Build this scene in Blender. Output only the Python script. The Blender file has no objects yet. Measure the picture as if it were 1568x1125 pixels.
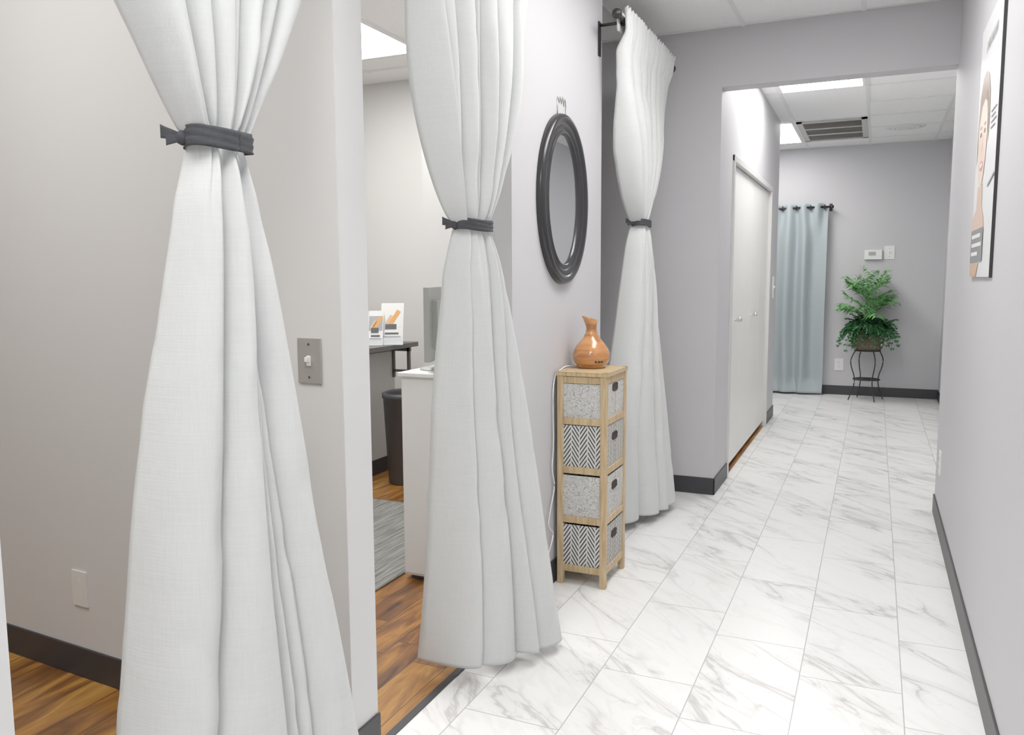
import bpy, math, random
from mathutils import Vector, Matrix, noise
sc = bpy.context.scene
random.seed(4)
CEIL = 2.66
# ------------------------------------------------------------------ node helpers
class NT:
    def __init__(s, name):
        s.m = bpy.data.materials.new(name); s.m.use_nodes = True
        s.t = s.m.node_tree; s.b = s.t.nodes['Principled BSDF']
    def n(s, typ, **kw):
        x = s.t.nodes.new(typ)
        for k, v in kw.items(): setattr(x, k, v)
        return x
    def link(s, a, b): s.t.links.new(a, b)
    def put(s, sock, v):
        if hasattr(v, 'is_output'): s.link(v, sock)
        else: sock.default_value = v
    def math(s, op, a, b=0.0, c=0.0, clamp=False):
        x = s.n('ShaderNodeMath', operation=op, use_clamp=clamp)
        s.put(x.inputs[0], a); s.put(x.inputs[1], b); s.put(x.inputs[2], c)
        return x.outputs[0]
    def coord(s):
        return s.n('ShaderNodeTexCoord').outputs['Object']
    def sep(s, v):
        x = s.n('ShaderNodeSeparateXYZ'); s.link(v, x.inputs[0]); return x.outputs
    def comb(s, a, b, c=0.0):
        x = s.n('ShaderNodeCombineXYZ')
        s.put(x.inputs[0], a); s.put(x.inputs[1], b); s.put(x.inputs[2], c); return x.outputs[0]
    def noise(s, v, scale=5, detail=3, rough=.5, dist=0.0):
        x = s.n('ShaderNodeTexNoise'); s.link(v, x.inputs['Vector'])
        x.inputs['Scale'].default_value = scale; x.inputs['Detail'].default_value = detail
        x.inputs['Roughness'].default_value = rough; x.inputs['Distortion'].default_value = dist
        return x.outputs[0]
    def white(s, v):
        x = s.n('ShaderNodeTexWhiteNoise', noise_dimensions='3D'); s.link(v, x.inputs['Vector'])
        return x.outputs['Value'], x.outputs['Color']
    def mix(s, f, a, b):
        x = s.n('ShaderNodeMix', data_type='RGBA')
        s.put(x.inputs[0], f)
        for sock, v in ((x.inputs[6], a), (x.inputs[7], b)):
            if hasattr(v, 'is_output'): s.link(v, sock)
            else: sock.default_value = (*v[:3], 1)
        return x.outputs[2]
    def ramp(s, f, stops):
        x = s.n('ShaderNodeValToRGB'); s.link(f, x.inputs[0])
        e = x.color_ramp.elements
        while len(e) < len(stops): e.new(.5)
        for i, (p, c) in enumerate(stops):
            e[i].position = p; e[i].color = (*c[:3], 1)
        return x.outputs[0]
    def sstep(s, v, lo, hi):
        x = s.n('ShaderNodeMapRange', interpolation_type='SMOOTHSTEP'); s.put(x.inputs[0], v)
        x.inputs[1].default_value = lo; x.inputs[2].default_value = hi
        return x.outputs[0]
    def bump(s, h, strength=.2, dist=.01):
        x = s.n('ShaderNodeBump'); x.inputs['Strength'].default_value = strength
        x.inputs['Distance'].default_value = dist
        s.link(h, x.inputs['Height']); s.link(x.outputs[0], s.b.inputs['Normal'])
    def base(s, v):
        s.put(s.b.inputs['Base Color'], v if hasattr(v, 'is_output') else (*v[:3], 1))
    def rough(s, v): s.put(s.b.inputs['Roughness'], v)

def plain(name, col, rough=.5, metal=0.0, var=.04, scale=30, bump=0.0, coat=0.0, spec=None):
    m = NT(name)
    c = m.coord()
    nz = m.noise(c, scale, 3)
    m.base(m.mix(nz, [x*(1-var) for x in col], [min(1, x*(1+var)) for x in col]))
    m.rough(rough); m.b.inputs['Metallic'].default_value = metal
    if coat: m.b.inputs['Coat Weight'].default_value = coat
    if spec is not None: m.b.inputs['Specular IOR Level'].default_value = spec
    if bump: m.bump(m.noise(c, scale*6, 2), bump, .002)
    return m.m

M_wall = plain('paint_lavender_grey', (.535, .53, .55), .6, var=.012, scale=3, bump=.08)
M_wallr = plain('paint_warm_grey', (.625, .622, .61), .6, var=.012, scale=3, bump=.08)
M_post = plain('paint_lit_grey', (.66, .66, .66), .55, var=.012, scale=3, bump=.08)  # paler tone carries the light falling on the post and jamb
M_base = plain('vinyl_baseboard', (.024, .024, .028), .45)
M_white = plain('white_enamel', (.78, .78, .77), .35, var=.01)
M_door = plain('closet_door_paint', (.80, .80, .77), .4, var=.01)
M_frame = plain('door_frame_metal', (.62, .62, .60), .35, var=.01)
M_black = plain('black_lacquer', (.008, .008, .010), .28, coat=.15)
M_iron = plain('black_iron', (.012, .011, .011), .45)
M_tbar = plain('tbar_white', (.80, .80, .80), .5)
M_dark = plain('dark_plastic', (.05, .05, .055), .5)
M_gap = plain('gap_shade', (.03, .02, .018), .9)  # dark colour standing in for shade inside gaps and holes
M_counter = plain('counter_laminate', (.10, .095, .09), .4)
M_chrome = plain('brushed_nickel', (.65, .63, .58), .3, metal=1.0)
M_silver = plain('silver_plastic', (.36, .37, .35), .4)
M_screen = plain('monitor_screen', (.24, .25, .25), .25)
M_beige = plain('switch_plate_metal', (.40, .39, .36), .35, metal=.4)
M_cord = plain('white_cord', (.8, .8, .8), .4)
M_tie = plain('tie_fabric', (.038, .040, .047), .85, var=.25, scale=60, bump=.4)

def emis(name, col, strength):
    m = NT(name); c = m.coord()
    m.base((.9, .9, .9))
    m.b.inputs['Emission Color'].default_value = (*col, 1)
    m.b.inputs['Emission Strength'].default_value = strength
    return m.m
M_light = emis('troffer_lens', (1, .985, .96), 14.0)

# marble tile floor
def marble():
    m = NT('marble_tile'); x, y, z = m.sep(m.coord())
    cx = m.math('DIVIDE', m.math('SUBTRACT', x, .125), .3)
    col = m.math('FLOOR', cx); fx = m.math('SUBTRACT', cx, col)
    cy = m.math('DIVIDE', m.math('SUBTRACT', m.math('SUBTRACT', y, 2.46), m.math('MULTIPLY', m.math('ADD', col, 3.0), .4067)), .61)
    row = m.math('FLOOR', cy); fy = m.math('SUBTRACT', cy, row)
    ex = m.math('MULTIPLY', m.math('MINIMUM', fx, m.math('SUBTRACT', 1.0, fx)), .3)
    ey = m.math('MULTIPLY', m.math('MINIMUM', fy, m.math('SUBTRACT', 1.0, fy)), .61)
    e = m.math('MINIMUM', ex, ey)
    g = m.sstep(e, .0008, .0024)
    wv, wc = m.white(m.comb(col, row, 0.0))
    r = m.sep(wc)
    X = m.math('ADD', x, m.math('MULTIPLY', r[0], 9.0)); Y = m.math('ADD', y, m.math('MULTIPLY', r[1], 9.0))
    u = m.math('SUBTRACT', m.math('MULTIPLY', X, .74), m.math('MULTIPLY', Y, .67))
    v = m.math('ADD', m.math('MULTIPLY', X, .67), m.math('MULTIPLY', Y, .74))
    p = m.comb(m.math('MULTIPLY', u, 1.1), m.math('MULTIPLY', v, 4.6), 0.0)
    n1 = m.noise(p, 1.5, 4, .5, .6)
    a1 = m.math('ABSOLUTE', m.math('SUBTRACT', n1, .5))
    vein1 = m.sstep(a1, .030, .0)
    p2 = m.comb(m.math('MULTIPLY', u, 1.6), m.math('MULTIPLY', v, 5.5), 3.3)
    n2 = m.noise(p2, 2.2, 5, .55, .9)
    vein2 = m.sstep(m.math('ABSOLUTE', m.math('SUBTRACT', n2, .53)), .022, .0)
    msk = m.sstep(m.noise(p, .9, 2), .40, .60)
    soft = m.sstep(a1, .13, .0)
    f = m.math('ADD', m.math('MULTIPLY', vein1, m.math('ADD', m.math('MULTIPLY', msk, .26), .07)), m.math('MULTIPLY', vein2, m.math('ADD', m.math('MULTIPLY', msk, .14), .03)))
    f = m.math('ADD', f, m.math('MULTIPLY', soft, m.math('MULTIPLY', msk, .17)), clamp=True)
    c = m.mix(f, (.84, .838, .83), (.30, .285, .275))
    c = m.mix(g, (.42, .42, .42), c)
    m.base(c); m.rough(.27)
    m.b.inputs['Specular IOR Level'].default_value = .4
    m.bump(g, .15, .001)
    return m.m
M_marble = marble()

def wood():
    m = NT('hickory_planks'); x, y, z = m.sep(m.coord())
    cx = m.math('DIVIDE', x, .125); col = m.math('FLOOR', cx); fx = m.math('SUBTRACT', cx, col)
    wv0, wc0 = m.white(m.comb(col, 0.0, 7.0))
    cy = m.math('ADD', m.math('DIVIDE', y, 1.15), m.math('MULTIPLY', wv0, 3.0)); row = m.math('FLOOR', cy); fy = m.math('SUBTRACT', cy, row)
    wv, wc = m.white(m.comb(col, row, 1.0))
    e = m.math('MINIMUM', m.math('MULTIPLY', m.math('MINIMUM', fx, m.math('SUBTRACT', 1.0, fx)), .125),
               m.math('MULTIPLY', m.math('MINIMUM', fy, m.math('SUBTRACT', 1.0, fy)), 1.15))
    g = m.sstep(e, .0005, .002)
    p = m.comb(m.math('ADD', m.math('MULTIPLY', x, 9.0), m.math('MULTIPLY', wv, 40.0)), m.math('MULTIPLY', y, 1.4), 0.0)
    n = m.noise(p, 1.6, 6, .6, 1.0)
    p2 = m.comb(m.math('MULTIPLY', x, 120.0), m.math('MULTIPLY', y, 5.0), 0.0)
    n2 = m.noise(p2, 1.0, 3, .6)
    f = m.math('ADD', m.math('MULTIPLY', n, 1.35), m.math('ADD', m.math('MULTIPLY', wv, .34), m.math('MULTIPLY', n2, .15)))
    f = m.math('SUBTRACT', f, .40, clamp=True)
    c = m.ramp(f, [(.15, (.05, .018, .008)), (.42, (.19, .072, .018)), (.62, (.36, .155, .03)), (.9, (.56, .31, .08))])
    c = m.mix(g, (.03, .012, .006), c)
    m.base(c); m.rough(.28)
    return m.m
M_wood = wood()

def ceiling_mat():
    m = NT('acoustic_tile'); c = m.coord()
    n = m.noise(c, 130, 3, .6)
    f = m.sstep(n, .60, .68)
    m.base(m.mix(f, (.91, .91, .91), (.76, .76, .76))); m.rough(.9)
    m.bump(m.noise(c, 160, 2), .3, .002)
    return m.m
M_ceil = ceiling_mat()

def cloth(name, col, trans=.06, band=True):
    m = NT(name); c = m.coord(); x, y, z = m.sep(c)
    warp = m.noise(m.comb(m.math('MULTIPLY', x, 260.), m.math('MULTIPLY', y, 260.), m.math('MULTIPLY', z, 14.)), 1.0, 2)
    weft = m.noise(m.comb(m.math('MULTIPLY', x, 10.), m.math('MULTIPLY', y, 10.), m.math('MULTIPLY', z, 300.)), 1.0, 2)
    f = m.math('MULTIPLY', m.math('ADD', warp, weft), .5)
    m.base(m.mix(f, [a*.90 for a in col], [min(1, a*1.08) for a in col])); m.rough(.8)
    m.b.inputs['Specular IOR Level'].default_value = .25
    m.b.inputs['Sheen Weight'].default_value = .1
    m.bump(m.math('ADD', m.math('MULTIPLY', f, .22), m.noise(m.comb(x, y, m.math('MULTIPLY', z, .8)), 12, 2)), .2, .012)
    tr = m.n('ShaderNodeBsdfTranslucent'); tr.inputs[0].default_value = (*[min(1, a*1.05) for a in col], 1)
    mx = m.n('ShaderNodeMixShader'); mx.inputs[0].default_value = trans
    out = m.t.nodes['Material Output']
    m.link(m.b.outputs[0], mx.inputs[1]); m.link(tr.outputs[0], mx.inputs[2]); m.link(mx.outputs[0], out.inputs[0])
    return m.m
M_cloth = cloth('curtain_linen', (.655, .672, .67))
M_blue = cloth('curtain_satin_blue', (.39, .445, .465), .05)

def bamboo():
    m = NT('bamboo_wood'); x, y, z = m.sep(m.coord())
    n = m.noise(m.comb(m.math('MULTIPLY', x, 90.), m.math('MULTIPLY', y, 90.), m.math('MULTIPLY', z, 9.)), 1.0, 3)
    m.base(m.ramp(n, [(.3, (.40, .27, .13)), (.6, (.55, .41, .23)), (.8, (.63, .50, .31))])); m.rough(.45)
    return m.m
M_bamboo = bamboo()
def vasewood():
    m = NT('polished_wood_vase'); x, y, z = m.sep(m.coord())
    n = m.noise(m.comb(m.math('MULTIPLY', x, 9.), m.math('MULTIPLY', y, 9.), m.math('MULTIPLY', z, 32.)), 1.0, 4, .5, 1.0)
    m.base(m.ramp(n, [(.3, (.32, .12, .03)), (.5, (.51, .21, .065)), (.75, (.63, .32, .12))])); m.rough(.22)
    m.b.inputs['Coat Weight'].default_value = .5
    return m.m
M_vase = vasewood()

def scroll():
    m = NT('basket_scroll_fabric'); x, y, z = m.sep(m.coord())
    h = m.math('ADD', x, y); p = m.comb(h, z, 0.)
    n = m.noise(p, 24, 1.5, .5, 1.8)
    fr = m.math('FRACT', m.math('MULTIPLY', n, 8.0))
    l = m.sstep(m.math('ABSOLUTE', m.math('SUBTRACT', fr, .5)), .20, .10)
    m.base(m.mix(l, (.60, .59, .56), (.30, .30, .30))); m.rough(.9)
    m.bump(m.noise(m.coord(), 400, 2), .3, .001)
    return m.m
def chevron():
    m = NT('basket_chevron_fabric'); x, y, z = m.sep(m.coord())
    h = m.math('ADD', x, y)
    q = m.math('DIVIDE', h, .070); fr = m.math('FRACT', q)
    par = m.math('FLOOR', m.math('MULTIPLY', q, 2.0))
    tri = m.math('MULTIPLY', m.math('ABSOLUTE', m.math('SUBTRACT', fr, .5)), .070*1.5)
    sh_ = m.math('MULTIPLY', m.math('MODULO', m.math('ABSOLUTE', par), 2.0), .011)
    f2 = m.math('FRACT', m.math('DIVIDE', m.math('ADD', m.math('ADD', z, tri), sh_), .022))
    st = m.sstep(m.math('ABSOLUTE', m.math('SUBTRACT', f2, .5)), .17, .23)
    ed = m.sstep(m.math('MINIMUM', fr, m.math('SUBTRACT', 1.0, fr)), .035, .02)
    ed2 = m.sstep(m.math('ABSOLUTE', m.math('SUBTRACT', fr, .5)), .035, .02)
    f = m.math('MAXIMUM', st, m.math('MAXIMUM', ed, ed2))
    m.base(m.mix(f, (.03, .03, .035), (.62, .61, .58))); m.rough(.9)
    return m.m
M_scroll = scroll(); M_chev = chevron()

def rugm():
    m = NT('striped_rug'); x, y, z = m.sep(m.coord())
    n = m.noise(m.comb(m.math('MULTIPLY', x, 60.), m.math('MULTIPLY', y, 3.), 0.), 1.0, 4, .7)
    m.base(m.ramp(n, [(.35, (.10, .10, .09)), (.5, (.20, .20, .185)), (.65, (.33, .32, .30))])); m.rough(.95)
    m.bump(m.noise(m.coord(), 300, 2), .5, .003)
    return m.m
M_rug = rugm()

def leafm(name, a, b):
    m = NT(name); n = m.noise(m.coord(), 14, 2)
    m.base(m.mix(n, a, b)); m.rough(.45)
    return m.m
M_leaf = leafm('fern_green', (.02, .09, .03), (.05, .18, .06))
M_palm = leafm('palm_green', (.08, .28, .06), (.16, .42, .13))
M_moss = plain('coir_basket', (.10, .075, .05), .95, var=.6, scale=40, bump=1.0)

# ------------------------------------------------------------------ mesh builder
class MB:
    def __init__(s): s.v = []; s.f = []; s.mi = []; s.sm = []
    def add(s, vs, fs, mi=0, smooth=False):
        o = len(s.v); s.v += [tuple(p) for p in vs]
        for f in fs:
            s.f.append([i+o for i in f]); s.mi.append(mi); s.sm.append(smooth)
        return s
    def box(s, x0, x1, y0, y1, z0, z1, mi=0):
        vs = [(x, y, z) for x in (x0, x1) for y in (y0, y1) for z in (z0, z1)]
        return s.add(vs, [(0, 1, 3, 2), (4, 6, 7, 5), (0, 4, 5, 1), (2, 3, 7, 6), (0, 2, 6, 4), (1, 5, 7, 3)], mi)
    def prism(s, poly, z0, z1, mi=0):
        n = len(poly)
        vs = [(x, y, z0) for x, y in poly]+[(x, y, z1) for x, y in poly]
        fs = [tuple(range(n))[::-1], tuple(range(n, 2*n))]+[(i, (i+1) % n, n+(i+1) % n, n+i) for i in range(n)]
        return s.add(vs, fs, mi)
    def obox(s, c, ax, ay, az, mi=0):
        c, ax, ay, az = map(Vector, (c, ax, ay, az))
        vs = [c+ax*i+ay*j+az*k for i in (-1, 1) for j in (-1, 1) for k in (-1, 1)]
        return s.add(vs, [(0, 1, 3, 2), (4, 6, 7, 5), (0, 4, 5, 1), (2, 3, 7, 6), (0, 2, 6, 4), (1, 5, 7, 3)], mi)
    def tube(s, pts, r, mi=0, n=10, closed=False):
        pts = [Vector(p) for p in pts]; N = len(pts); rings = []
        up = Vector((0, 0, 1))
        for i, p in enumerate(pts):
            if closed: t = pts[(i+1) % N]-pts[i-1]
            else: t = pts[min(i+1, N-1)]-pts[max(i-1, 0)]
            t.normalize()
            a = t.cross(up)
            if a.length < .05: a = t.cross(Vector((1, 0, 0)))
            a.normalize(); b = a.cross(t)
            rr = r[i] if isinstance(r, (list, tuple)) else r
            rings += [p+(a*math.cos(2*math.pi*k/n)+b*math.sin(2*math.pi*k/n))*rr for k in range(n)]
        fs = []
        for i in range(N if closed else N-1):
            j = (i+1) % N
            for k in range(n):
                fs.append((i*n+k, i*n+(k+1) % n, j*n+(k+1) % n, j*n+k))
        if not closed:
            fs.append(tuple(range(n))[::-1]); fs.append(tuple((N-1)*n+k for k in range(n)))
        return s.add(rings, fs, mi, True)
    def lathe(s, c, prof, mi=0, n=48, fn=None):
        c = Vector(c); vs = []; fs = []
        for r, z in prof:
            for k in range(n):
                a = 2*math.pi*k/n; p = Vector((r*math.cos(a), r*math.sin(a), z))
                if fn: p = fn(p)
                vs.append(c+p)
        for i in range(len(prof)-1):
            for k in range(n):
                fs.append((i*n+k, i*n+(k+1) % n, (i+1)*n+(k+1) % n, (i+1)*n+k))
        return s.add(vs, fs, mi, True)
    def grid(s, rows, mi=0):
        M = len(rows); N = len(rows[0]); vs = [p for r in rows for p in r]
        return s.add(vs, [(i*N+j, i*N+j+1, (i+1)*N+j+1, (i+1)*N+j) for i in range(M-1) for j in range(N-1)], mi, True)
    def build(s, name, mats, bevel=0, parent=None, solid=0):
        me = bpy.data.meshes.new(name); me.from_pydata(s.v, [], s.f)
        for m in mats: me.materials.append(m)
        me.polygons.foreach_set('material_index', s.mi); me.polygons.foreach_set('use_smooth', s.sm)
        me.update()
        o = bpy.data.objects.new(name, me); sc.collection.objects.link(o)
        if solid:
            b = o.modifiers.new('t', 'SOLIDIFY'); b.thickness = solid; b.offset = 0
        if bevel:
            b = o.modifiers.new('b', 'BEVEL'); b.width = bevel; b.segments = 2; b.limit_method = 'ANGLE'
        if parent: o.parent = parent
        return o
def smooth(pts, n=8):
    P = [Vector(p) for p in pts]; out = []
    for i in range(len(P)-1):
        p0, p1, p2, p3 = P[max(i-1, 0)], P[i], P[i+1], P[min(i+2, len(P)-1)]
        for k in range(n):
            t = k/n
            out.append(.5*((2*p1)+(-p0+p2)*t+(2*p0-5*p1+4*p2-p3)*t*t+(-p0+3*p1-3*p2+p3)*t**3))
    return out+[P[-1]]

# ------------------------------------------------------------------ shell
XL, XR, T = -1.20, .34, .12
CX = -.83            # closet wall face
YH = 4.78            # header plane
YF = 9.50
def py(x): return 1.665+(XL-x)*.065    # slightly skewed partition, room-1 face
MB().box(XL, 2.0, -2.5, YH+.02, -.06, 0).box(-3.0, 2.0, YH+.02, YF+.2, -.06, 0).build('floor', [M_marble])
MB().box(-4.6, XL, -1.2, YH+.02, -.06, 0).box(-4.6, -1.95, YH+.02, 5.2, -.06, 0).build('floor_wood', [M_wood])
MB().box(-4.6, 2.0, -2.6, YF+.2, CEIL, CEIL+.06).build('ceiling', [M_ceil])
MB().box(XL-T, XL, -2.5, .78, 0, CEIL).build('wall_left', [M_post])
MB().box(XL-T, XL, 2.70, 3.74, 0, CEIL).build('wall_mirror', [M_wall])
PE = 1.778
w = MB().prism([(-4.4, py(-4.4)), (XL-.003, py(XL)), (XL-.003, PE), (-4.4, PE+.21)], 0, CEIL, 0).box(XL-.003, XL, 1.663, PE+.002, 0, CEIL, 1)
w.build('wall_partition', [M_wallr, M_post])
MB().box(-2.1, XL-T, 3.62, 3.74, 0, CEIL).box(-2.1, -2.0, 3.74, 5.05, 0, CEIL).build('wall_alcove', [M_wallr])
MB().box(-4.4, -2.0, 5.05, 5.17, 0, CEIL).box(-4.5, -4.4, -1.0, 5.17, 0, CEIL).box(-4.5, XL-T, -1.1, -1.0, 0, CEIL).build('wall_room', [M_wallr])
MB().box(-2.0, CX, YH, YH+.12, 0, CEIL).build('wall_pillar', [M_wall])
MB().box(CX-.12, CX, YH+.12, 5.25, 0, CEIL).box(CX-.12, CX, 7.22, 7.79, 0, CEIL).box(CX-.12, CX, 5.25, 7.22, 2.0, CEIL)\
    .box(-3.0, CX-.12, 7.67, 7.79, 0, CEIL).build('wall_closet', [M_wall])
MB().box(CX, XR, YH, YH+.12, 2.34, CEIL).build('wall_header', [M_wall])
MB().box(XR, XR+.12, -2.5, YH+.12, 0, CEIL).build('wall_right', [M_wall])
MB().box(XR+.12, .75, YH, YH+.12, 0, CEIL).box(.64, .75, YH+.12, YF, 0, CEIL).build('wall_far_right', [M_wall])
MB().box(-.50, .76, YF, YF+.12, 0, CEIL).box(-3.0, -1.42, YF, YF+.12, 0, CEIL).box(-1.42, -.50, YF, YF+.12, 2.03, CEIL)\
    .box(-3.0, -2.9, 7.79, YF, 0, CEIL).box(-1.5, -.4, YF+.12, YF+.18, 0, CEIL).build('wall_far', [M_wall])
MB().box(XL-T, XR+.12, -2.6, -2.5, 0, CEIL).build('wall_back', [M_wall])
bb = .10; bt = .008
MB().box(XL, XL+bt, -2.5, .78, 0, bb).box(XL, XL+bt, 1.66, PE+.004, 0, bb).box(XL, XL+bt, 2.70, 3.74, 0, bb)\
    .box(XL-T, XL+bt, 2.70-bt, 2.70, 0, bb).build('baseboard_left', [M_base], bevel=.002)
MB().prism([(-4.4, py(-4.4)-bt), (XL+bt, py(XL)-bt), (XL, py(XL)+.002), (-4.4, py(-4.4)+.002)], 0, bb)\
    .box(-4.4, -2.1, 5.05-bt, 5.05, 0, bb).build('baseboard_room', [M_base], bevel=.002)
MB().box(-2.0, CX+bt, YH-bt, YH, 0, bb).box(CX, CX+bt, YH-bt, 5.22, 0, bb).box(CX, CX+bt, 7.27, 7.79+bt, 0, bb).build('baseboard_pillar', [M_base], bevel=.002)
MB().box(XR-bt, XR, -2.5, YH+.12, 0, bb).build('baseboard_right', [M_base], bevel=.002)
MB().box(-.50, .64, YF-bt, YF, 0, bb).box(.64-bt, .64, YH+.12, YF, 0, bb).build('baseboard_far', [M_base], bevel=.002)
MB().box(XL-.012, XL+.012, .78, 1.665, -.01, .004).box(XL-.012, XL+.012, 1.785, 2.69, -.01, .004).box(XL-.012, XL+.012, 3.74, YH-bt, -.01, .004).build('trim_threshold', [M_base])
MB().box(.615, .64, 8.6, 8.68, 0, 2.5).build('trim_far_door', [M_dark])

g = MB(); zb = CEIL-.006
for x in (-4.38, -3.77, -3.16, -2.55, -1.94, -1.33, -.72, -.11):
    g.box(x-.012, x+.012, -2.5, 4.78, zb, CEIL+.002)
for x in (-2.55, -1.94, -1.33, -.72, -.11, .5):
    g.box(x-.012, x+.012, 4.9, YF, zb, CEIL+.002)
for i in range(6): 
    y = 4.74-1.22*i; g.box(-4.4, XR, y-.012, y+.012, zb-.0005, CEIL+.002)
for y in (5.38, 6.60, 7.82, 9.04, 8.43, 7.21): g.box(-.11 if y in (8.43, 7.21) else -2.9, .64, y-.012, y+.012, zb-.0005, CEIL+.002)
g.build('trim_ceiling_grid', [M_tbar])

def troffer(x0, x1, y0, y1):
    m = MB(); z = CEIL-.012; f = .02
    m.box(x0, x1, y0, y0+f, z, CEIL, 0).box(x0, x1, y1-f, y1, z, CEIL, 0).box(x0, x0+f, y0+f, y1-f, z, CEIL, 0).box(x1-f, x1, y0+f, y1-f, z, CEIL, 0)
    m.box(x0+f, x1-f, y0+f, y1-f, CEIL-.009, CEIL-.003, 1)
    m.build('ceiling_light', [M_tbar, M_light])
for b in [(-.71, -.12, 5.40, 6.58), (-1.32, -.73, 7.85, 9.02), (-.71, -.12, 2.4, 3.6), (-.71, -.12, -.1, 1.1), (-.71, -.12, -2.2, -1.0),
          (-3.15, -2.56, 3.28, 4.46), (-2.54, -1.95, .0, 1.2), (-2.54, -1.95, 2.2, 3.4)]:
    troffer(*b)  # near-corridor, room-one and extra room-two troffers are unseen, added for light

m = MB(); x0, x1, y0, y1 = -.71, -.12, 7.88, 9.0; z = CEIL-.012
for a in ((x0, x1, y0, y0+.05), (x0, x1, y1-.05, y1), (x0, x0+.05, y0, y1), (x1-.05, x1, y0, y1)): m.box(*a, z, CEIL, 0)
m.box(x0+.03, x1-.03, y0+.03, y1-.03, CEIL-.002, CEIL-.001, 1)
for k in range(3):
    yy = y0+.05+(y1-y0-.1)*k/3; m.box(x0+.05, x1-.05, yy-.02, yy+.02, z-.001, CEIL, 0)
for i in range(24):
    yy = y0+.08+i*(y1-y0-.14)/24; m.obox(((x0+x1)/2, yy, CEIL-.007), ((x1-x0)/2-.05, 0, 0), (0, .008, .004), (0, 0, .001), 0)
m.build('ceiling_vent', [plain('vent_beige', (.50, .49, .46), .5), M_gap])
m = MB()
for r0, r1, zz in ((.17, .13, .004), (.125, .09, .012), (.085, .05, .018), (.045, .0, .022)):
    m.lathe((.2, 8.55, CEIL-.001), [(r0, 0), (r0, -zz), (r1, -zz-.004), (r1, -.001)], 0, 40)
m.build('ceiling_diffuser', [M_tbar])

# ------------------------------------------------------------------ closet doors
m = MB(); L = (7.21-5.26)/4
for i in range(4):
    y0 = 5.26+i*L
    m.box(CX-.05, CX-.015, y0+.0015, y0+L-.0015, .045, 1.985, 0)
for y in (5.55, 6.32):
    m.lathe((0, 0, 0), [(0.0, .045), (.014, .043), (.019, .033), (.014, .02), (.008, .012), (.008, 0)], 1, 20, fn=lambda p, y=y: Vector((CX-.015+p.z, y+p.x, 1.0+p.y)))
m.build('door_1', [M_door, M_chrome], bevel=.003)
MB().box(CX-.05, CX+.012, 5.22, 5.26, 0, 2.03).box(CX-.05, CX+.012, 7.21, 7.25, 0, 2.03).box(CX-.05, CX+.014, 5.22, 7.25, 1.99, 2.03).build('trim_closet_frame', [M_frame], bevel=.003)
MB().box(CX-.10, CX-.005, 5.26, 7.21, 0, .004, 0).box(CX-.11, CX-.09, 5.26, 7.21, 0, 1.99, 1).build('trim_closet_sill', [M_wood, M_gap])

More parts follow.
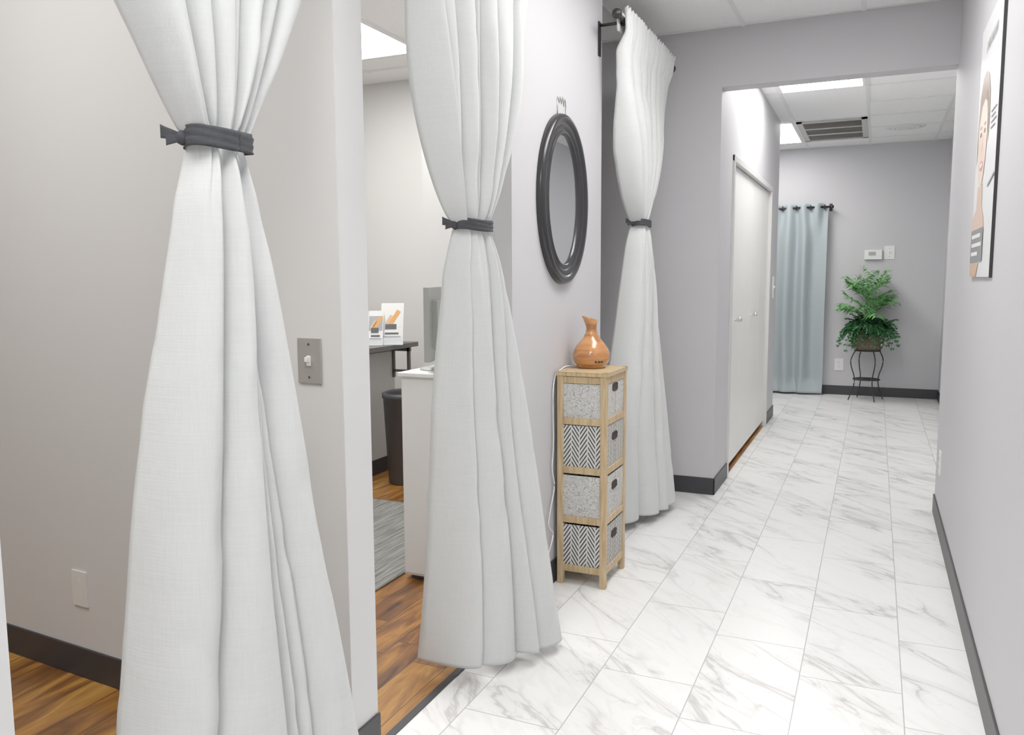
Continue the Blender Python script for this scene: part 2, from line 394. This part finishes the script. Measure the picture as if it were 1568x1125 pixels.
# ------------------------------------------------------------------ curtains
def sstep(t): t = max(0, min(1, t)); return t*t*(3-2*t)
def make_folds(w, rnd):
    S = sum(w); b = [0]
    for q in w: b.append(b[-1]+q/S)
    return b, [rnd.uniform(.82, 1.05)*(.6 if q/S < .09 else 1) for q in w]
def curtain(xc, yc, yct, ztie, wtop, zbot, ycb, wbot, rotb, seed, wl, wu, pw=.62, ta=.075, tb=.042, th=.022, xcb=0.0, rodspan=None, brk=(), ncol=560, nrow=200, ztop=2.47, zr=2.43, abot=.045, pb=1.05):
    rnd = random.Random(seed)
    bl, al = make_folds(wl, rnd); bu, au = make_folds(wu, rnd)
    ph = [rnd.uniform(0, 6.28) for _ in range(40)]
    def ridge(u, b, a, z, drift):
        n = len(b)-1
        bb_ = [b[i] + (drift*math.sin(z*2.2+ph[i])*min(b[i]-b[i-1], b[i+1]-b[i]) if 0 < i < n else 0) for i in range(n+1)]
        for i in range(n):
            if u <= bb_[i+1] or i == n-1:
                v = (u-bb_[i])/(bb_[i+1]-bb_[i]); v = max(0, min(1, v))
                r = math.sin(math.pi*v)**.62
                return (2*r-1)*a[i], -math.cos(math.pi*v)*r*(bb_[i+1]-bb_[i])
    rows = []
    w0 = ta*2-.035
    for i in range(nrow+1):
        z = ztop + (zbot-ztop)*i/nrow
        row = []
        hd = 0
        if z >= ztie:
            t = (z-ztie)/(ztop-ztie)
            W = w0+(wtop-w0)*t**pw; A = tb-.010+.030*math.sin(min(t*1.5, 1)*math.pi)-.004*t
            Y = yc+(yct-yc)*t; R = 0; C = .018*(1-t); XC = xc
            hd = sstep((z-(zr-.14))/.10)
            A = A*(1-hd)+.005*hd; XC += .024*hd
        else:
            t = (ztie-z)/(ztie-zbot)
            W = w0+.028*sstep(t*12)+(wbot-w0-.028)*t**pb; A = tb-.010+(abot)*t**.65; Y = yc+(ycb-yc)*t; R = rotb*t; C = .018+.02*t; XC = xc+xcb*t
        blend = sstep((z-ztie+.03)/.06)
        near = math.exp(-abs(z-ztie)/.13)
        nt = math.exp(-abs(z-ztie)/.04)
        for j in range(ncol+1):
            u = j/ncol
            f1, g1 = ridge(u, bl, al, z, .25); f2, g2 = ridge(u, bu, au, z, .3)
            f = f1*(1-blend)+f2*blend; gg = g1*(1-blend)+g2*blend
            pl = math.sin(u*2*math.pi*12+ph[0])*.006*near + math.sin(u*2*math.pi*7+ph[1]+z)*.005*math.exp(-abs(z-ztie)/.35)*(1-near)
            if hd: pl += hd*.007*math.sin(u*2*math.pi*31+1.5*math.sin(u*23))*(1.6 if z > zr+.018 else 1)
            nz = noise.noise(Vector((u*4+seed, z*1.6, .3)))
            n2 = noise.noise(Vector((u*13+seed, z*2.6, 5.3)))
            n3 = noise.noise(Vector((u*7+z*4+seed, z*8-u*8, 1.3)))
            n3 = max(0, n3-.12)
            q_ = (1-nt)*(1-hd)
            x = XC + A*(1-.35*nt)*f - C*(2*u-1)**2 + R*(u-.5) + pl + .014*nz*q_ + .004*n2*q_ - .010*n3*q_
            y = Y + W*(u-.5) + gg*W*.33*(1-blend*.4)*(1-nt) + .012*nz*(1-nt)
            zz = z
            if i > nrow-3: zz += .006*nz
            if i == 0: zz += .006*math.sin(u*2*math.pi*31)
            row.append((x, y, zz))
        rows.append(row)
    e = bpy.data.objects.new('curtain', None); sc.collection.objects.link(e)
    MB().grid(rows, 0).build('panel', [M_cloth], parent=e, solid=.0025)
    # back of the rod pocket
    rows = []
    for k in range(7):
        z = zr-.05+.095*k/6
        rows.append([(xc-.018+.005*math.sin(u*2*math.pi*31+1), yct+wtop*(u-.5), z) for u in [j/240 for j in range(241)]])
    MB().grid(rows, 0).build('pocket', [M_cloth], parent=e, solid=.002)
    t = MB(); rr = []
    for k in range(9):
        h = -th+2*th*k/8; ring = []
        for q in range(73):
            a = 2*math.pi*q/72
            wr = .0015*math.sin(k*2.1+a*2)+.002*noise.noise(Vector((a*2, h*90, seed)))
            ring.append((xc-.004+(tb+.006+wr)*math.cos(a), yc+(ta+wr)*math.sin(a), ztie+h+.003*math.sin(a*2+seed)))
        rr.append(ring)
    t.grid(rr)
    t.build('tie_band', [M_tie], parent=e, solid=.003)
    t = MB(); kx, ky = xc-.03, yc-ta+.006
    t.lathe((kx, ky, ztie), [(.001, -.012), (.008, -.008), (.011, 0), (.008, .008), (.001, .012)], 0, 16)
    for dx, dy, dz, w_ in ((-.022, -.024, .010, .010), (-.014, -.020, -.006, .006)):
        pts = []
        for k in range(7):
            s_ = k/6
            c = Vector((kx+dx*s_, ky+dy*s_, ztie+dz*s_)); ww = .005+w_*s_
            pts.append([c+Vector((0.004*math.sin(s_*5), 0, ww*(q/4-.5)*1.6)) for q in range(5)])
        t.grid(pts)
    t.build('tie_knot', [M_tie], parent=e, solid=.003)
    m = MB(); y0, y1 = rodspan; x = xc; z = zr
    m.tube([(x, y0, z), (x, y1, z)], .011, n=16)
    for y, s in ((y0, -1), (y1, 1)):
        m.lathe((0, 0, 0), [(.001, -.01), (.014, -.008), (.014, 0), (.012, .006), (.02, .014), (.023, .026), (.018, .04), (.001, .046)], 0, 20, fn=lambda p, y=y, s=s: Vector((x+p.x, y+s*p.z, z+p.y)))
    for y in brk:
        m.box(XL, XL+.006, y-.015, y+.015, z-.14, z+.01).tube([(XL, y, z-.006), (x, y, z-.006)], .007).box(x-.014, x+.014, y-.008, y+.008, z-.02, z-.006)
    m.build('rod', [M_iron], parent=e)
curtain(-1.10, 1.172, 1.22, 1.53, .86, .045, 1.215, .47, .17, 11, [.26, .32, .05, .09, .30], [.24, .10, .2, .07, .16, .1, .22], pw=.74, ta=.068, th=.018,
        rodspan=(.77, 1.72), brk=(.75, 1.715), abot=.068, pb=1.15)
curtain(-1.085, 2.175, 2.235, 1.435, .88, .045, 2.375, .38, .20, 5, [.10, .38, .14, .34], [.14, .1, .2, .1, .16, .2, .12, .1], ta=.08, th=.016,
        rodspan=(1.80, 2.76), brk=(1.765, 2.75), abot=.068, pb=1.1)
curtain(-1.08, 4.03, 4.10, 1.55, .93, .045, 4.15, .56, .17, 23, [.3, .28, .12, .3], [1, .7, 1.2, .8, 1, .7, 1.1, 1.2, .7, 1, .8], pw=.6, ta=.075, th=.016,
        rodspan=(3.60, 4.60), brk=(3.69,), abot=.055)

# far blue curtain with grommets
rows = []; zt, zb_ = 2.06, .02; yb = 9.40
for i in range(81):
    t = i/80; z = zt+(zb_-zt)*t; row = []
    for j in range(261):
        u = j/260; x = -1.42+.93*u
        A = .030*(1+.3*t)
        th = 2*math.pi*(6.5*u)
        th2 = 2*math.pi*(3.4*u+.25*math.sin(u*9))
        k = sstep(t*4.5)
        y = yb+A*math.sin(th)*(1-k*.92)+.045*k*math.sin(th2+.4*math.sin(z*1.5))+.008*noise.noise(Vector((u*9, z*2, 4)))
        if t > .93: y -= (t-.93)*1.1*abs(math.sin(th2*.5+1)); x += (t-.93)*.5*math.sin(th2)
        row.append((x+.012*t*noise.noise(Vector((u*6, z*1.5, 2))), y, z))
    rows.append(row)
e = bpy.data.objects.new('blue_curtain', None); sc.collection.objects.link(e)
MB().grid(rows).build('panel', [M_blue], parent=e, solid=.003)
g = MB()
for k in range(13):
    u = (k+.5)/13; x = -1.42+.93*u
    pts = [(x, yb+.022*math.cos(a), 2.02+.022*math.sin(a)) for a in [2*math.pi*q/16 for q in range(16)]]
    g.tube(pts, .006, closed=True, n=6)
g.build('grommets', [M_iron], parent=e)
m = MB().tube([(-1.5, yb, 2.02), (-.46, yb, 2.02)], .011)
m.lathe((0, 0, 0), [(.001, -.01), (.016, -.006), (.02, .005), (.016, .02), (.001, .026)], 0, 16, fn=lambda p: Vector((-.46+p.z, yb+p.x, 2.02+p.y)))
for x in (-.47, -1.46): m.tube([(x, YF, 2.02), (x, yb, 2.02)], .007).box(x-.015, x+.015, YF-.006, YF, 1.98, 2.06)
m.build('rod', [M_iron], parent=e)

# ------------------------------------------------------------------ mirror
m = MB(); cy, cz = 3.20, 1.600; ai, bi = .178, .262
prof = [(-.004, .008), (0, .016), (.007, .021), (.015, .019), (.019, .014), (.027, .016), (.036, .024), (.043, .022), (.047, .018), (.056, .024), (.068, .031), (.08, .031), (.09, .024), (.094, .012), (.094, .001)]
rows = []
for o_, d in prof:
    rows.append([(XL+d, cy+(ai+o_)*math.cos(a), cz+(bi+o_*.88)*math.sin(a)) for a in [2*math.pi*q/96 for q in range(97)]])
m.grid(rows, 0)
n = 96
m.add([(XL+.009, cy+ai*math.cos(2*math.pi*q/n), cz+bi*math.sin(2*math.pi*q/n)) for q in range(n)], [tuple(range(n))], 1)
mm = NT('mirror_glass'); mm.base((.80, .82, .83)); mm.b.inputs['Metallic'].default_value = 1; mm.rough(mm.math('MULTIPLY', mm.noise(mm.coord(), 3), .02))
m.build('oval_mirror', [M_black, mm.m])
pts = [(XL+.004, 3.20+dy, 1.955+dz) for dy, dz in ((-.05, -.02), (-.05, .05), (-.03, .03), (-.02, .055), (-.005, .03), (.01, .06), (.02, .025), (.035, .055), (.045, .03), (.04, -.02))]
MB().tube(pts, .0018, n=6).build('wire_hook', [M_chrome])

# ------------------------------------------------------------------ basket tower
sx0, sx1, sy0, sy1, SH = -1.182, -.970, 3.11, 3.40, .90
e = bpy.data.objects.new('basket_tower', None); sc.collection.objects.link(e)
m = MB(); p = .026
for x in (sx0, sx1-p):
    for y in (sy0, sy1-p): m.box(x, x+p, y, y+p, 0, SH-.018)
m.box(sx0-.004, sx1+.004, sy0-.004, sy1+.004, SH-.018, SH-.004)
m.box(sx0+.02, sx1-.02, sy0+.02, sy1-.02, SH-.004, SH-.001)
for (a, b, c, d) in ((sx0-.004, sx1+.004, sy0-.004, sy0+.018), (sx0-.004, sx1+.004, sy1-.018, sy1+.004), (sx0-.004, sx0+.018, sy0, sy1), (sx1-.018, sx1+.004, sy0, sy1)):
    m.box(a, b, c, d, SH-.004, SH)
lev = [.07, .28, .49, .695]
for z in lev+[SH-.034]:
    hh = .014
    m.box(sx0+p, sx1-p, sy0+.003, sy0+.021, z-hh, z+hh).box(sx0+p, sx1-p, sy1-.021, sy1-.003, z-hh, z+hh)
    m.box(sx0+.003, sx0+.021, sy0+p, sy1-p, z-hh, z+hh).box(sx1-.021, sx1-.003, sy0+p, sy1-p, z-hh, z+hh)
    if z < .8: m.box(sx0+.02, sx1-.02, sy0+.02, sy1-.02, z-.004, z+.006)
m.build('frame', [M_bamboo], bevel=.002, parent=e)
for i, z in enumerate(lev):
    b = MB(); z0 = z+.0145; z1 = z+(.188 if i < 3 else .155)
    rows = []
    K = 60
    for k in range(15):
        s_ = k/14; zz = z0+(z1-z0)*s_; bul = .0015*math.sin(math.pi*s_)
        ring = []
        hx, hy = (sx1-sx0)/2-.006, (sy1-sy0)/2-.006
        ccx, ccy = (sx0+sx1)/2, (sy0+sy1)/2
        hx2 = hx-.003*(1-s_); hy2 = hy-.003*(1-s_)
        for q in range(K+1):
            a = 2*math.pi*q/K; c, s2 = math.cos(a), math.sin(a)
            pw = .12
            ring.append((ccx+(hx2+bul)*math.copysign(abs(c)**pw, c), ccy+(hy2+bul)*math.copysign(abs(s2)**pw, s2), zz))
        rows.append(ring)
    b.grid(rows)
    b.add(rows[0][:-1], [tuple(range(K))])
    b.build('basket_%d' % (i+1), [M_chev if i in (0, 2) else M_scroll], parent=e)
    h = MB(); hz = z+.135; hy = (sy0+sy1)/2-.01; X = sx1-.005
    pts = []
    for q in range(24):
        a = 2*math.pi*q/24; c, s2 = math.cos(a), math.sin(a)
        pts.append((X, hy+.034*math.copysign(abs(c)**.5, c), hz+.015*math.copysign(abs(s2)**.5, s2)))
    h.add([(X+.0008, y, zz) for (_, y, zz) in pts], [tuple(range(24))], 0)  # dark disc on the basket face, painted shade of the handle hole
    h.tube(pts, .003, 1, n=6, closed=True)
    h.build('handle_%d' % (i+1), [M_gap, M_gap], parent=e)
vp = [(.001, 0), (.055, 0), (.060, .004), (.060, .013), (.064, .015), (.072, .024), (.076, .038), (.0765, .052), (.072, .07), (.062, .088), (.048, .105), (.034, .121), (.025, .138), (.0215, .153), (.022, .166), (.027, .182), (.033, .198), (.030, .199), (.022, .182), (.016, .16), (.001, .15)]
vp = [(r*1.03, z*1.06) for r, z in vp]
VC = (-1.098, 3.30)
def vf(p):
    if p.z > .17:
        k = (p.z-.17)/.04; d = p.x*(-.75)+p.y*(-.66)
        p.z += k*.30*d; p.x += -.006*k; p.y += -.005*k
    return p
m = MB().lathe((*VC, SH), vp, 0, 56, fn=vf)
for dd in (-.02, .0, .02):
    a = -.82+dd*9
    m.lathe((0, 0, 0), [(.001, .002), (.005, .002), (.005, -.004)], 1, 12, fn=lambda p, a=a: Vector((*VC, SH+.030))+Vector((math.cos(a), math.sin(a), 0))*(.0758+p.z)+Vector((-math.sin(a), math.cos(a), 0))*p.x+Vector((0, 0, p.y)))
m.build('wooden_vase', [M_vase, M_black])
cp = [(-1.17, 3.28, SH+.006), (-1.19, 3.2, SH+.004), (-1.192, 3.098, .85), (-1.190, 3.09, .60), (-1.190, 3.075, .50), (-1.188, 3.095, .42), (-1.188, 3.05, .33), (-1.188, 3.03, .27), (-1.188, 3.08, .22), (-1.186, 3.04, .17), (-1.186, 2.99, .12), (-1.186, 3.0, .06), (-1.18, 3.03, .004)]
MB().tube(smooth(cp), .0026, n=6).build('power_cord', [M_cord])

# ------------------------------------------------------------------ plates
def plate(name, pos, nrm, w_=.072, h_=.116, kind='blank', mat=M_white):
    m = MB(); nrm = Vector(nrm); up = Vector((0, 0, 1)); r = nrm.cross(up); c = Vector(pos)
    m.obox(c+nrm*.003, r*(w_/2), up*(h_/2), nrm*.003, 0)
    if kind == 'outlet':
        for dz in (-.022, .022):
            m.obox(c+nrm*.0065+up*dz, r*.016, up*.014, nrm*.0015, 0)
            for dx in (-.006, .006): m.obox(c+nrm*.0081+up*(dz+.002)+r*dx, r*.0012, up*.005, nrm*.0003, 1)
    elif kind == 'switch':
        m.obox(c+nrm*.007, r*.006, up*.013, nrm*.002, 2); m.obox(c+nrm*.012+up*.004, r*.004, up*.006, nrm*.007, 2)
        for dz in (-.042, .042): m.obox(c+nrm*.0065+up*dz, r*.003, up*.003, nrm*.001, 1)
    else:
        for dz in (-.03, .03): m.obox(c+nrm*.0062+up*dz, r*.002, up*.002, nrm*.0005, 2)
    return m.build(name, [mat, M_dark, M_white], bevel=.0015)
pn = (-.0649, -.9979, 0)
plate('light_switch', (-1.305, py(-1.305), 1.075), pn, .075, .115, 'switch', M_beige)
plate('wall_plate', (-2.29, py(-2.29), .30), pn, mat=plain('plate_grey_white', (.70, .70, .68), .4))
plate('light_switch', (CX, 7.55, 1.19), (1, 0, 0), .075, .19, 'switch')
plate('wall_outlet', (-.33, YF, .33), (0, -1, 0), .09, .13, 'outlet')
plate('wall_outlet', (XR, 4.62, .33), (-1, 0, 0), .075, .12, 'outlet')
MB().box(-.12, .05, YF-.03, YF, 1.46, 1.56).box(-.08, -.01, YF-.032, YF-.03, 1.50, 1.54, 1).build('thermostat', [M_white, M_silver], bevel=.005)
plate('light_switch', (.12, YF, 1.53), (0, -1, 0), .1, .14, 'switch')

# ------------------------------------------------------------------ plant + stand
px, pyy = -.05, 9.16
m = MB()
for k in range(4):
    a = math.pi/4*.6+k*math.pi/2
    pts = [(.125, .52), (.155, .47), (.172, .41), (.16, .34), (.135, .27), (.125, .20), (.14, .12), (.165, .06), (.185, 0.006)]
    m.tube(smooth([(px+r*math.cos(a), pyy+r*math.sin(a), z) for r, z in pts], 4), .006, n=8)
for r, z in ((.125, .52), (.128, .22), (.10, .22)):
    m.tube([(px+r*math.cos(a), pyy+r*math.sin(a), z) for a in [2*math.pi*q/40 for q in range(40)]], .006, closed=True, n=8)
for k in range(2):
    a = math.pi/4*.6+k*math.pi/2
    m.tube([(px+.128*math.cos(a), pyy+.128*math.sin(a), .22), (px-.128*math.cos(a), pyy-.128*math.sin(a), .22)], .005, n=8)
    m.tube([(px+.125*math.cos(a), pyy+.125*math.sin(a), .52), (px-.125*math.cos(a), pyy-.125*math.sin(a), .52)], .005, n=8)
m.build('plant_stand', [M_iron])
m = MB(); rnd = random.Random(8)
def rough_pot(p):
    k = 1+.05*noise.noise(p*30); return Vector((p.x*k, p.y*k, p.z))
m.lathe((px, pyy, .528), [(.001, 0), (.12, 0), (.14, .02), (.155, .08), (.165, .16), (.17, .20), (.16, .215), (.15, .20), (.001, .19)], 0, 48, fn=rough_pot)
def frond(m, base, az, L, lift, droop, leafL, leafW, mi, n=15):
    d = Vector((math.cos(az), math.sin(az), 0)); side = Vector((-d.y, d.x, 0)); pts = []
    for i in range(n+1):
        t = i/n
        pts.append(Vector(base)+d*(L*math.sin(t*1.25)*math.cos(lift)*1.05)+Vector((0, 0, L*(math.sin(lift)*t*1.15-droop*t*t))))
    m.tube(pts, [max(.0012, .003*(1-i/n)) for i in range(n+1)], mi, n=5)
    for i in range(2, n+1):
        t = i/n; tg = (pts[i]-pts[i-1]).normalized(); ll = leafL*math.sin(min(1, t*1.25+.12)*math.pi*.93)**.6 if t < .98 else leafL*.5
        ll = max(ll, leafL*.25)
        for s in (-1, 1):
            dr = (side*s*.85+tg*.6+Vector((0, 0, rnd.uniform(-.25, .2)))).normalized()
            w_ = dr.cross(Vector((0, 0, 1))).normalized()*leafW
            p0 = pts[i]
            p1 = p0+dr*ll*.45+Vector((0, 0, .01)); p2 = p0+dr*ll+Vector((0, 0, -ll*.25))
            m.add([p0, p1+w_*.5, p2, p1-w_*.5], [(0, 1, 2, 3)], mi, False)
for i in range(150):
    az = rnd.uniform(0, 6.28); q = rnd.random()
    b = (px+.10*math.cos(az)*q, pyy+.10*math.sin(az)*q, .75)
    frond(m, b, az+rnd.uniform(-.4, .4), rnd.uniform(.14, .27), rnd.uniform(.1, 1.35), rnd.uniform(.45, 1.15), .06, .040, 1, n=8)
for i in range(44):
    az = rnd.uniform(0, 6.28); hz = rnd.choice((.88, .96, 1.03, 1.10, 1.14)); r_ = rnd.uniform(.0, .06)
    b = (px+r_*math.cos(az), pyy+r_*math.sin(az), hz)
    frond(m, b, az, rnd.uniform(.22, .34), rnd.uniform(.25, 1.1), rnd.uniform(.1, .4), .16, .032, 2, n=8)
for i in range(8):
    a = rnd.uniform(0, 6.28)
    m.tube([(px+.02*math.cos(a), pyy+.02*math.sin(a), .72), (px+.045*math.cos(a), pyy+.045*math.sin(a), 1.16)], .005, 2, n=6)
m.v = [(x, min(y, YF-.02), z) for x, y, z in m.v]
m.build('potted_fern', [M_moss, M_leaf, M_palm])

# ------------------------------------------------------------------ poster
e = MB(); X = XR-.008; y0, y1, z0, z1 = 3.02, 3.62, 1.277, 2.185
e.box(X, XR, y0, y1, z0, z1, 0)
def sh(pts, mi, off=.001): e.add([(X-off, y1-(y1-y0)*a, z0+(z1-z0)*b) for a, b in pts], [tuple(range(len(pts)))], mi)
def ell(ca, cb, ra, rb, mi, off, n=28): sh([(ca+ra*math.cos(2*math.pi*k/n), cb+rb*math.sin(2*math.pi*k/n)) for k in range(n)], mi, off)
# shoulders + neck
sh([(.0, .19), (.60, .19), (.58, .23), (.46, .27), (.45, .36), (.20, .36), (.19, .27), (0, .24)], 9)
# hair behind head
sh([(.06, .44), (.05, .60), (.10, .72), (.22, .79), (.36, .80), (.50, .77), (.59, .70), (.62, .60), (.60, .50), (.55, .62), (.12, .62)], 2, .0012)
# face oval with chin
sh([(.33+.22*math.cos(t_)*(1-.18*max(0, -math.sin(t_))), .54+(.19 if math.sin(t_) < 0 else .17)*math.sin(t_)) for t_ in [2*math.pi*k/40 for k in range(40)]], 1, .0016)
# fringe
sh([(.11, .60), (.16, .69), (.30, .735), (.46, .715), (.55, .62), (.50, .67), (.38, .69), (.24, .675)], 2, .002)
for ca in (.24, .43):
    ell(ca, .565, .042, .009, 8, .0022); ell(ca, .565, .015, .007, 2, .0026); ell(ca, .592, .052, .005, 2, .0022)
sh([(.33, .56), (.345, .56), (.372, .495), (.335, .485), (.30, .495)], 9, .002)
ell(.335, .435, .085, .020, 5, .002); ell(.335, .438, .062, .009, 4, .0026)
sh([(0, .06), (.62, .06), (.62, .19), (0, .19)], 3, .0022)
for k, (a, b) in enumerate(((.06, .5), (.06, .56), (.06, .4))): sh([(a, .155-.035*k), (b, .155-.035*k), (b, .17-.035*k), (a, .17-.035*k)], 4, .0028)
sh([(0, 0), (.35, 0), (.45, .055), (0, .055)], 6, .0016)
for k in range(9):
    a = .30+.055*k; sh([(a, .87+.01*(k % 3)), (a+.012, .87), (a+.05, .91+.008*(k % 2)), (a+.038, .915)], 7, .002)
for k in range(4): sh([(.70, .60-.02*k), (.93-.05*(k % 2), .60-.02*k), (.93-.05*(k % 2), .606-.02*k), (.70, .606-.02*k)], 7, .002)
sh([(.70, .33), (.98, .36), (.98, .37), (.70, .34)], 7, .002)
e.box(X-.002, XR, y0-.004, y0, z0-.003, z1+.003, 8)  # black strip painted in for the board's shadow along its near edge
e.build('wall_poster', [plain('poster_white', (.72, .73, .74), .35), plain('poster_skin', (.78, .58, .47), .35), plain('poster_hair', (.22, .13, .08), .35),
    plain('poster_grey', (.20, .20, .21), .35), plain('poster_text_white', (.8, .8, .8), .4), plain('poster_lips', (.6, .22, .2), .35), plain('poster_orange', (.60, .38, .26), .35), plain('poster_ink', (.15, .15, .16), .4), M_black, plain('poster_skin_shadow', (.66, .46, .36), .35)])

# ------------------------------------------------------------------ room 2 furniture
m = MB().box(-1.80, -1.36, 2.90, 3.32, .02, .875).box(-1.78, -1.38, 2.92, 3.30, 0, .02, 1).box(-1.81, -1.35, 2.885, 3.33, .875, .893)
m.box(-1.795, -1.365, 2.894, 2.90, .03, .865); m.build('storage_cabinet', [M_white, M_dark], bevel=.003)
m = MB(); d = Vector((-.30, .95, 0)).normalized(); nn = Vector((d.y, -d.x, 0)); c = Vector((-1.722, 3.04, 1.09))
m.obox(c, d*.13, (0, 0, .155), nn*.012, 0); m.obox(c-nn*.0125, d*.115, (0, 0, .135), nn*.001, 1); m.obox(c+nn*.022, d*.08, (0, 0, .10), nn*.014, 0)
m.obox(c+nn*.02+Vector((0, 0, -.16)), d*.02, (0, 0, .035), nn*.01, 0)
m.lathe((c.x+.01, c.y, .893), [(.001, 0), (.068, 0), (.068, .006), (.055, .010), (.001, .011)], 0, 32)
m.build('computer_monitor', [M_silver, M_screen], bevel=.003)
cdx, cdy = -.22, .24
def cb(x0, x1, y0, y1, z0, z1, mi): m.box(x0+cdx, x1+cdx, y0+cdy, y1+cdy, z0, z1, mi)
m = MB()
cb(-2.86, -2.74, 2.5, 4.45, 0, .80, 0); cb(-2.95, -2.58, 2.45, 4.5, .83, .86, 1); cb(-2.86, -2.74, 2.5, 4.45, .80, .83, 1)
cb(-2.74, -2.732, 2.5, 4.45, 0, .1, 2); cb(-2.74, -2.60, 4.42, 4.44, .80, .83, 1); cb(-2.742, -2.725, 4.42, 4.44, .62, .83, 1)
cb(-2.625, -2.605, 4.42, 4.44, .66, .83, 1); cb(-2.74, -2.605, 4.42, 4.44, .66, .675, 1)
m.build('reception_counter', [M_wallr, M_counter, M_base], bevel=.002)
m = MB(); MO = [plain('acrylic_clear', (.60, .63, .63), .15), M_white, plain('brochure_orange', (.70, .34, .10), .4), plain('brochure_ink', (.08, .08, .09), .4), plain('brochure_tan', (.65, .45, .30), .4), plain('brochure_grey', (.35, .36, .38), .4)]
rt = Vector((.86, .50, 0)); fw = Vector((.50, -.86, 0)); up = (Vector((0, 0, 1))-fw*.22+rt*.05).normalized()
for k, (off, hh, cen, hw) in enumerate(((-.135, .100, -.01, .045), (-.040, .112, .0, .048), (.062, .136, .03, .072))):
    c = Vector((-2.86, 4.38, .86))+rt*off+up*hh-fw*cen
    m.obox(c, rt*hw, up*hh, fw*.003, 1)
    f = c+fw*.0035
    m.obox(f+up*hh*.28, rt*hw*.9, up*hh*.42, fw*.0006, 1 if k == 2 else 5)
    m.obox(f+fw*.001+up*hh*.30+rt*hw*.2, (rt*.5+up*.86)*hh*.40, (up*.5-rt*.86)*.014, fw*.0006, 2)
    m.obox(f+fw*.001+up*hh*.20-rt*hw*.3, (rt*.5+up*.86)*hh*.25, (up*.5-rt*.86)*.010, fw*.0006, 4)
    m.obox(f+fw*.002-up*hh*.12-rt*hw*.1, rt*hw*.5, up*.016, fw*.0006, 3)
    m.obox(f-up*hh*.45, rt*hw*.6, up*.006, fw*.0008, 3); m.obox(f-up*hh*.6, rt*hw*.8, up*.004, fw*.0008, 5); m.obox(f-up*hh*.72, rt*hw*.7, up*.003, fw*.0008, 5)
    m.obox(c+fw*.022-up*hh*.80, rt*(hw+.003), up*hh*.16, fw*.001, 0)
    m.obox(c+fw*.010-up*(hh-.004), rt*(hw+.003), up*.002, fw*.02, 0)
m.build('brochure_holder', MO)
m = MB().lathe((-2.675, 4.37, 0), [(.001, 0), (.115, 0), (.12, .01), (.145, .52), (.152, .525), (.152, .55), (.14, .555), (.135, .54), (.11, .03), (.001, .02)], 0, 32, fn=lambda p: Vector((p.x*.95, p.y*1.15, p.z*1.04)))
m.build('trash_can', [M_dark])
MB().box(-2.66, -1.83, 1.95, 3.90, 0, .009).build('area_rug', [M_rug], bevel=.003)

# ------------------------------------------------------------------ world, camera, colour
w = bpy.data.worlds.new('world'); sc.world = w; w.use_nodes = True
w.node_tree.nodes['Background'].inputs[0].default_value = (.9, .93, 1, 1); w.node_tree.nodes['Background'].inputs[1].default_value = .5
cam = bpy.data.cameras.new('camera'); co = bpy.data.objects.new('camera', cam); sc.collection.objects.link(co)
co.location = (0, 0, 1.28)
R = Matrix.Rotation(math.radians(24.0), 4, 'Z') @ Matrix.Rotation(math.radians(90-6.25), 4, 'X') @ Matrix.Rotation(math.radians(-.3), 4, 'Z')
co.rotation_euler = R.to_euler()
cam.lens = 28.6; cam.sensor_width = 36; cam.clip_start = .02
sc.camera = co
sc.view_settings.view_transform = 'Standard'
sc.view_settings.look = 'None'
sc.view_settings.exposure = 0.0
sc.view_settings.gamma = 1.2
